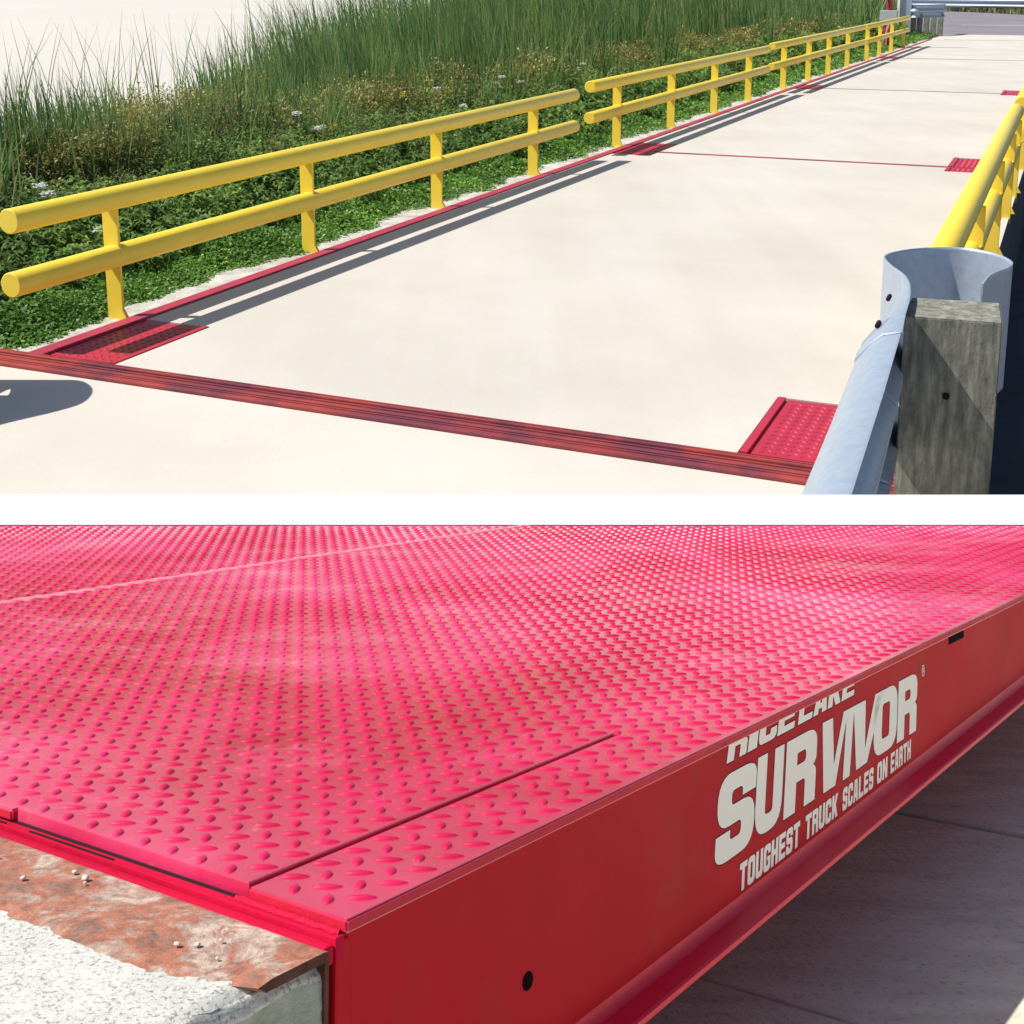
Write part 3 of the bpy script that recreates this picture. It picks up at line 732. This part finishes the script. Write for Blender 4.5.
# weld bead across the deck
def bead(name, p0, p1, w, h, n, jit, mat, par, z=0.0):
    V = []; Fs = []; d = np.array(p1, float) - np.array(p0, float); L = np.linalg.norm(d); d /= L; s = np.array([-d[1], d[0]])
    for i in range(n + 1):
        c = np.array(p0) + d * L * i / n; j = 1 + jit * rng.normal(); k = c + s * rng.normal() * w * .10
        for (a, b) in ((-1, 0), (-.5, .8), (0, 1), (.5, .8), (1, 0)): V.append((k[0] + s[0] * a * w * .5 * j, k[1] + s[1] * a * w * .5 * j, z - .0006 + b * h * (1 + jit * .6 * rng.normal())))
        if i < n: 
            for q in range(4): Fs.append((i * 5 + q, i * 5 + q + 1, (i + 1) * 5 + q + 1, (i + 1) * 5 + q))
    return mesh_obj(name, dw(V), Fs, mat, par, mi=[0] * len(Fs), sm=[True] * len(Fs), clip=True)
M['nosing'] = paint('nosing_paint', (.56, .008, .045), rough=.55, var=.25, scale=12, bstr=.3, spec=.06)
M['weldpink'] = paint('weld_paint', (.80, .26, .32), rough=.35, var=.15, scale=20, bstr=.3)
bead('weld_seam', (-2.335, .79), (-2.335, 4.2), .028, .004, 260, .22, M['weldpink'], deck)
# front edge: ledge, weld, rounded nosing, end plate
m = MB(); m.box((XL, .7790, -.03), (XE - .001, .7890, -.0105), bev=.0012)
m.build('front_ledge', M['nosing'], deck, dw)
m = MB(); m.box((XL, .7675, -.030), (XE - .002, .7785, -.0145), bev=.0028); m.build('front_nosing', M['nosing'], deck, dw)
bead('corner_weld', (-.86, .7865), (-.740, .7865), .006, .0035, 40, .12, M['nosing'], deck, z=-.0095)
m = MB()
for k in range(9):
    a = -1.02 - k * .17; m.box((a - .13, .7812, -.0104), (a, .7838, -.0098))
m.box((XL, .7889, -.03), (XE - .02, .7899, -.0118)); m.box((INS[0], .7900, -.02), (INS[1], .7949, -.0112))
m.build('slot', M['darkgap'], deck, dw)
# gap slab: dark end plate
m = MB(); m.box((XL, .779, -.245), (XE - .03, .789, -.031)); m.build('end_plate', M['beam'], deck, dw)
# side beam with recessed web and outstanding bottom flange
zb = lambda Y: -.221 + .028 * (Y - 1.155) if Y < 3.4 else -.158
def beam():
    Ys = [.797, .8, 1.2, 1.8, 2.4, 3.0, 3.4, 9.]
    XW = -.746
    prof = lambda z: [(-.80, -.0117), (XW, -.0117), (XW, z + .012), (XW + .0015, z + .006), (XW + .005, z + .002), (XW + .009, z), (-.716, z - .004), (-.713, z - .0055), (-.7125, z - .008), (-.7125, z - .011), (-.80, z - .011)]
    k = len(prof(0)); V = []; Fs = []; mi = []; sm = []
    for y in Ys: V += [(x, y, z) for x, z in prof(zb(y))]
    for i in range(len(Ys) - 1):
        for j in range(k):
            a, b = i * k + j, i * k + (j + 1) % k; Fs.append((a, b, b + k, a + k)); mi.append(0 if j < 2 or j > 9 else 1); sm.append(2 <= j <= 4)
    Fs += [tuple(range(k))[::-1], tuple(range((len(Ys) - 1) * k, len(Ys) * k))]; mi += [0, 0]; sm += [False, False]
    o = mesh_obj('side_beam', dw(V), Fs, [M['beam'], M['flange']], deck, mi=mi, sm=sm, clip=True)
    return o
sb = beam()
# corner stiffener plate closing the beam, and rust-free corner flange
m = MB(); m.box((-.80, .7795, -.247), (-.7375, .7965, -.0138), bev=.003); m.build('corner_plate', M['beam'], deck, dw)  # beam's darker red stands in for shade under the nosing
# round hole and drain notch, laid on the web as black pieces
m = MB(); m.cyl((-.7465, 1.052, -.1405), (-.7452, 1.052, -.1405), .0085, 20, bev=.0002); m.build('bolt_hole', M['black'], sb, dw)
m = MB(); m.box((-.7465, 2.333, -.029), (-.7452, 2.418, -.0103)); m.build('drain_notch', M['black'], sb, dw)

# --- lettering
def rounded(pts):
    out = []; n = len(pts)
    for i in range(n):
        p = pts[i]; r = p[2] if len(p) > 2 else 0
        c = Vector(p[:2]); a = Vector(pts[i - 1][:2]); b = Vector(pts[(i + 1) % n][:2])
        if r <= 0: out.append(c); continue
        ra = min(r, (a - c).length * .5); rb = min(r, (b - c).length * .5)
        A = c + (a - c).normalized() * ra; B = c + (b - c).normalized() * rb
        for k in range(7):
            t = k / 6; out.append(A * (1 - t) ** 2 + c * 2 * t * (1 - t) + B * t * t)
    return out
def glyph(ch, W, Hh, a, b, Rr, r):
    m0, m1 = .5 * Hh - b / 2, .5 * Hh + b / 2; H_ = Hh
    if ch == 'I': return [[(0, 0), (a, 0), (a, H_), (0, H_)]]
    if ch == 'T': return [[(W / 2 - a / 2, 0), (W / 2 + a / 2, 0), (W / 2 + a / 2, H_ - b), (W, H_ - b), (W, H_), (0, H_), (0, H_ - b), (W / 2 - a / 2, H_ - b)]]
    if ch == 'L': return [[(0, 0), (W, 0), (W, b), (a, b), (a, H_), (0, H_)]]
    if ch == 'E': return [[(0, 0), (W, 0), (W, b), (a, b), (a, m0), (W * .93, m0), (W * .93, m1), (a, m1), (a, H_ - b), (W, H_ - b), (W, H_), (0, H_)]]
    if ch == 'H': return [[(0, 0), (a, 0), (a, m0), (W - a, m0), (W - a, 0), (W, 0), (W, H_), (W - a, H_), (W - a, m1), (a, m1), (a, H_), (0, H_)]]
    if ch == 'N': return [[(0, 0), (a, 0), (a, .5 * H_), (W - a, 0), (W, 0), (W, H_), (W - a, H_), (W - a, .5 * H_), (a, H_), (0, H_)]]
    if ch == 'K': return [[(0, 0), (a, 0), (a, .38 * H_), (W - a * 1.1, 0), (W, 0), (W * .66, .55 * H_), (W, H_), (W - a * 1.1, H_), (a, .66 * H_), (a, H_), (0, H_)]]
    if ch == 'A': return [[(0, 0), (a, 0), (a * 1.08, .18 * H_), (W - a * 1.08, .18 * H_), (W - a, 0), (W, 0), (W * .80, H_), (W * .20, H_)], [(a * 1.2, .38 * H_), (W - a * 1.2, .38 * H_), (W * .53, .85 * H_), (W * .47, .85 * H_)]]
    if ch == 'O': return [[(0, 0, Rr), (W, 0, Rr), (W, H_, Rr), (0, H_, Rr)], [(a, b, r), (W - a, b, r), (W - a, H_ - b, r), (a, H_ - b, r)]]
    if ch == 'U': return [[(0, H_), (a, H_), (a, b, r), (W - a, b, r), (W - a, H_), (W, H_), (W, 0, Rr), (0, 0, Rr)]]
    if ch == 'C': return [[(W, 0, Rr), (0, 0, Rr), (0, H_, Rr), (W, H_, Rr), (W, .62 * H_), (W - a, .62 * H_), (W - a, H_ - b, r), (a, H_ - b, r), (a, b, r), (W - a, b, r), (W - a, .38 * H_), (W, .38 * H_)]]
    if ch == 'G': return [[(W, 0, Rr), (0, 0, Rr), (0, H_, Rr), (W, H_, Rr), (W, .64 * H_), (W - a, .64 * H_), (W - a, H_ - b, r), (a, H_ - b, r), (a, b, r), (W - a, b, r), (W - a, .40 * H_), (W * .5, .40 * H_), (W * .5, .53 * H_), (W, .53 * H_)]]
    if ch == 'S': return [[(0, 0, Rr), (W, 0, Rr), (W, m1, Rr), (a, m1, r), (a, H_ - b, r), (W - a, H_ - b, r), (W - a, .66 * H_), (W, .66 * H_), (W, H_, Rr), (0, H_, Rr), (0, m0, Rr), (W - a, m0, r), (W - a, b, r), (a, b, r), (a, .34 * H_), (0, .34 * H_)]]
    if ch == 'R': return [[(0, 0), (a, 0), (a, m0), (W - a, m0, r), (W - a, 0), (W, 0), (W, .44 * H_, r), (W * .9, .5 * H_), (W, .56 * H_, r), (W, H_, Rr), (0, H_)], [(a, m1), (W - a, m1, r), (W - a, H_ - b, r), (a, H_ - b)]]
def letters_obj(name, shapes, x, mat, parent, offset=0., zcut=-.0122):
    """shapes: list of letters = list of contours in (Y,Z) deck units -> one mesh on plane X=x"""
    mb = MB()
    for contours in shapes:
        cu = bpy.data.curves.new('tmp', 'CURVE'); cu.dimensions = '2D'; cu.fill_mode = 'FRONT'; cu.offset = offset * 10
        for c in contours:
            sp = cu.splines.new('POLY'); sp.points.add(len(c) - 1)
            for i, p in enumerate(c): sp.points[i].co = (p[0] * 10, p[1] * 10, 0, 1)
            sp.use_cyclic_u = True
        ob = bpy.data.objects.new('tmp', cu); COL.objects.link(ob)
        dg = bpy.context.evaluated_depsgraph_get(); me = bpy.data.meshes.new_from_object(ob.evaluated_get(dg))
        q = -x / .758; V = [(x, v.co.x / 10 * q, H2 - (H2 - v.co.y / 10) * q) for v in me.vertices]
        Fs = []
        for p in me.polygons:
            f = list(p.vertices)
            Fs.append(f)
        if V: mb.add(V, Fs)
        bpy.data.objects.remove(ob); bpy.data.curves.remove(cu); bpy.data.meshes.remove(me)
    bm = bmesh.new(); vs = [bm.verts.new(p) for p in np.concatenate(mb.v)]
    for f in mb.f: bm.faces.new([vs[i] for i in f])
    bmesh.ops.bisect_plane(bm, geom=bm.verts[:] + bm.edges[:] + bm.faces[:], plane_co=(0, 0, zcut), plane_no=(0, 0, 1), clear_outer=True)
    bm.verts.index_update(); V = np.array([v.co[:] for v in bm.verts]); Fs = [[v.index for v in f.verts] for f in bm.faces]; bm.free()
    return mesh_obj(name, dw(V), Fs, mat, parent)

def place(contours, y0, zf0, zf1, Hh, slant):
    """map glyph (u,v) to Y,Z; zf0/zf1 bottom/top as functions of Y"""
    out = []
    for c in contours:
        o = []
        for p in rounded(c):
            y = y0 + p.x; t = p.y / Hh; o.append((y + slant * t, zf0(y) + (zf1(y) - zf0(y)) * t))
        out.append(o)
    return out
lin = lambda ya, za, yb, zb_: (lambda y: za + (zb_ - za) * (y - ya) / (yb - ya))
b0, b1 = lin(1.57, -.1545, 2.17, -.147), lin(1.57, -.057, 2.2, -.054)
Hh = .097
main = []
for ch, ya, w in (('S', 1.458, .108), ('U', 1.574, .082), ('R', 1.664, .105), ('O', 1.994, .103), ('R', 2.100, .092)):
    a = w * (.36 if ch in 'SU' else .36 if ch == 'R' else .34)
    sh = glyph(ch, w, Hh, a, .022 if ch != 'S' else .0215, .034, .007)
    lo = b0 if ch != 'S' else (lambda y: -.160 + .003 * (y - 1.45) / .1)
    main.append(place(sh, ya - (.006 if ch != 'S' else 0), lo, b1, Hh, .018))
def px2(px, py, X=-.758):
    d = np.array([(px - CX) / F_PX, 1.0, -(py - CY) / F_PX]); c, s = math.cos(PITCH), math.sin(PITCH)
    r = np.array([d[0], c * d[1] + s * d[2], -s * d[1] + c * d[2]]); t = X / (r @ DX); return (float(t * (r @ DY)), float(H2 + t * (r @ UPV)))
main.append([[(1.794, -.152), (1.838, -.1515), (1.886, -.070), (1.866, -.1515), (1.893, -.151), (1.917, -.064), (1.919, -.149), (1.963, -.1475), (2.043, -.0545), (2.006, -.055), (1.957, -.125), (1.966, -.0555), (1.877, -.0555), (1.835, -.121), (1.836, -.056), (1.798, -.056)][::1]])
top = []
c0, c1 = lin(1.49, -.0440, 1.92, -.0392), lambda y: -.0035
def word(s, ya, yb, lo, hi, Hh_, slant, gap, aw, bh, Rr, r, out, widths=None):
    n = len(s); ws = [(.5 if ch == 'I' else 1.) for ch in s]; tot = (yb - ya) - gap * (n - 1); u = tot / sum(ws); y = ya
    for ch, wq in zip(s, ws):
        w = u * wq
        if ch == 'I': sh = [[(0, 0), (w, 0), (w, Hh_), (0, Hh_)]]
        else: sh = glyph(ch, w, Hh_, u * aw, bh, Rr, r)
        out.append(place(sh, y, lo, hi, Hh_, slant)); y += w + gap
word('RICE', 1.496, 1.700, c0, c1, .044, .014, .0035, .36, .0098, .013, .004, top)
word('LAKE', 1.712, 1.918, c0, c1, .044, .014, .0035, .36, .0098, .013, .004, top)
low = []
t0, t1 = lin(1.522, -.2055, 2.155, -.1845), lin(1.53, -.1725, 2.17, -.1545)
for s, ya, yb in (('TOUGHEST', 1.524, 1.708), ('TRUCK', 1.727, 1.843), ('SCALES', 1.862, 1.986), ('ON', 2.002, 2.047), ('EARTH', 2.062, 2.156)):
    word(s, ya, yb, t0, t1, .033, .005, .0026, .36, .0072, .007, .002, low)
reg = [[[(2.231 + .0075 * math.cos(t), -.0575 + .0095 * math.sin(t)) for t in np.linspace(0, 2 * math.pi, 24, endpoint=False)],
        [(2.231 + .0058 * math.cos(t), -.0575 + .0078 * math.sin(t)) for t in np.linspace(0, 2 * math.pi, 24, endpoint=False)]]]
reg.append(place(glyph('R', .006, .009, .0017, .0016, .002, .0005), 2.228, lambda y: -.062, lambda y: -.053, .009, 0))
letters_obj('lettering', main + top + low + reg, -.7454, M['letter'], sb)
letters_obj('lettering_outline', main + top, -.7457, M['black'], sb, offset=.0011)

# --- abutment: concrete with rusty painted angle
ab = thing('concrete_abutment', dw((-.9, .7, -.4)), 'rough pale concrete abutment with a rusty painted steel angle along its top edge', 'abutment')
XR = -.735; ZT = -.018
def nz(x, y, z, s, seed=0.):
    from mathutils import noise as mn
    return mn.noise(Vector((x * s + seed, y * s, z * s)))
def abut():
    # subdivided block, top and right side as one displaced skin; chipped edge
    V = []; Fs = []; mi = []
    nx, ny, nzz = 150, 60, 34
    x0, x1, y0, y1 = -2.6, XR - .010, -.05, .768
    def top(i, j):
        u = (i / nx); x = x1 - (x1 - x0) * (1 - u) ** 2.2 if False else x0 + (x1 - x0) * (1 - (1 - u) ** 2.4); y = y0 + (y1 - y0) * j / ny
        e = (x1 - x); z = -.0172 + .0007 * nz(x, y, 0, 60) + .0005 * nz(x, y, 1, 160)
        # rounded/chipped right edge in front of the angle
        if e < .014: z -= (1 - e / .014) ** 2 * (.006 + .006 * nz(x, y, 3, 40))
        xx = x + (.006 * nz(y * 1.0, 5, 0, 45) if i == nx else 0)
        return (xx, y, z)
    idx = {}
    for i in range(nx + 1):
        for j in range(ny + 1): idx[(i, j)] = len(V); V.append(top(i, j))
    for i in range(nx):
        for j in range(ny): Fs.append((idx[(i, j)], idx[(i + 1, j)], idx[(i + 1, j + 1)], idx[(i, j + 1)])); mi.append(0)
    prev = [idx[(nx, j)] for j in range(ny + 1)]
    for k in range(1, nzz + 1):
        row = []
        for j in range(ny + 1):
            bx = V[idx[(nx, j)]]; z = bx[2] - .0015 * k ** 1.45
            if k == nzz: z = -.39
            x = x1 + .007 + .0035 * nz(bx[1], z, 0, 26) + .003 * nz(bx[1], z, 9, 80) + min(0, 0) - (.004 if k < 3 else 0)
            row.append(len(V)); V.append((x, bx[1], z))
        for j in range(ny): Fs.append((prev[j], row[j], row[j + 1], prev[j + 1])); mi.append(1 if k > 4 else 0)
        prev = row
    # front and back faces down
    b = len(V); V += [(x0, y0, -.39), (x1, y0, -.39), (x1, y0, ZT - .02), (x0, y0, ZT - .02), (x0, y1, -.39), (x1, y1, -.39), (x1, y1, ZT - .004), (x0, y1, ZT - .004)]
    Fs += [(b, b + 1, b + 2, b + 3), (b + 4, b + 7, b + 6, b + 5)]; mi += [0, 0]
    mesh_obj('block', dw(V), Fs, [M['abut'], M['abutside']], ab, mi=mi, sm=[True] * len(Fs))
abut()
def angle():
    # horizontal leg with ragged concrete-side edge, vertical leg towards the deck
    V = []; Fs = []; n = 220; x0 = -2.6; zt = -.0155
    for i in range(n + 1):
        x = x0 + (XR - x0) * i / n
        ye = .668 + .005 * nz(x, 0, 0, 14) + .003 * nz(x, 2, 0, 60) + .0012 * nz(x, 7, 0, 220) + (.034 * max(0, (x + .82)) / .085)
        z2 = zt + .0005 * nz(x, 3, 0, 40)
        V += [(x, ye - .006, zt - .0022), (x, ye + .008, z2), (x, .764, zt), (x, .7685, zt - .001), (x, .7695, zt - .004), (x, .7695, -.20), (x, .765, -.20), (x, .765, zt - .008), (x, ye + .002, zt - .008)]
    k = 9
    for i in range(n):
        for j in range(k): a, b = i * k + j, i * k + (j + 1) % k; Fs.append((a, a + k, b + k, b))
    Fs.append(tuple(range(n * k, n * k + k))); mi = [0] * (len(Fs) - 1) + [1]
    for q, f in enumerate(Fs[:-1]):
        if q % k in (4, 5, 6, 7): mi[q] = 1
    mesh_obj('steel_angle', dw(V), Fs, [M['rust'], M['rustdark']], ab, mi=mi, sm=[False] * len(Fs))
angle()
# crumbs of concrete on the angle
crumbs = [(.0034, -1.010, .744), (.0026, -1.055, .712), (.0022, -.822, .712), (.0024, -.835, .703), (.0018, -.812, .728), (.002, -1.12, .73), (.0018, -1.0, .738), (.0016, -.79, .705), (.0022, -1.03, .748)]
for i, (s, x, y) in enumerate(crumbs):
    bm = bmesh.new(); bmesh.ops.create_icosphere(bm, subdivisions=2, radius=s)
    for v in bm.verts: v.co *= 1 + .8 * nz(*v.co, 160, i * 7.)
    V = [(x + v.co.x, y + v.co.y, -.0135 + s * .35 + v.co.z * .7) for v in bm.verts]; bm.verts.index_update()
    Fs = [[v.index for v in f.verts] for f in bm.faces]; bm.free()
    o = mesh_obj('concrete_crumb', dw(V), Fs, M['crumb']); tag(o, 'tiny pale crumb of concrete lying on the rusty steel angle', 'crumb', 'concrete crumbs on the rusty angle')

# --- floor slabs beside and under the deck
ZFL = -.42
def floor():
    ys = [-.92, -.03, .85, 1.735, 2.62, 3.5, 4.4, 5.3, 6.2]; xs = [-6.5, -.49, .5, 1.4, 2.4]
    m = MB()
    for i in range(len(xs) - 1):
        for j in range(len(ys) - 1):
            g = .0075
            m.box((xs[i] + g, ys[j] + g, ZFL - .5), (xs[i + 1] - g, ys[j + 1] - g, ZFL - (.004 if (i + j) % 2 else 0)), bev=.004)
    m.box((-6.5, -.92, ZFL - .52), (2.4, 6.2, ZFL - .035))
    tag(m.build('floor', M['floor'], tf=dw, clip=True), 'worn grey brown concrete floor slabs with dark joints', 'floor', kind='structure')
floor()

# ================================================================== LIGHT
SUN_EL = R(52)
az_road = R(23)   # travel direction in the road plan: +X turned towards +Y
ax, ay = math.cos(az_road), math.sin(az_road)
tw = rw((ax, ay, 0))[0]
trav = Vector((tw[0] * math.cos(SUN_EL), tw[1] * math.cos(SUN_EL), -math.sin(SUN_EL)))
sd = bpy.data.lights.new('sun', 'SUN'); sd.energy = 5.0; sd.angle = R(.5); sd.color = (1, .965, .90)
so = bpy.data.objects.new('sun', sd); COL.objects.link(so); so.rotation_euler = trav.to_track_quat('-Z', 'Y').to_euler(); so.location = (-6, 2, 12)
w = bpy.data.worlds.new('World'); SC.world = w; w.use_nodes = True; nt = w.node_tree
sky = nt.nodes.new('ShaderNodeTexSky'); sky.sky_type = 'NISHITA'; sky.sun_disc = False; sky.sun_elevation = SUN_EL
src = -trav; sky.sun_rotation = math.atan2(src.x, src.y)
bg = nt.nodes['Background']; bg.inputs[1].default_value = .09; nt.links.new(sky.outputs[0], bg.inputs[0])

# ================================================================== CAMERA
cd = bpy.data.cameras.new('camera'); cam = bpy.data.objects.new('camera', cd); COL.objects.link(cam); SC.camera = cam
cam.location = (0, 0, H); cam.rotation_euler = (math.pi / 2 - PITCH, 0, 0)
cd.sensor_width = 36; cd.lens = 36 * F_PX / 1024; cd.shift_y = -(512 - CY) / 1024; cd.clip_start = .02; cd.clip_end = 3000
SC.view_settings.view_transform = 'Standard'; SC.view_settings.look = 'None'; SC.view_settings.exposure = .26; SC.view_settings.gamma = 1
SC.render.resolution_x = SC.render.resolution_y = 1024
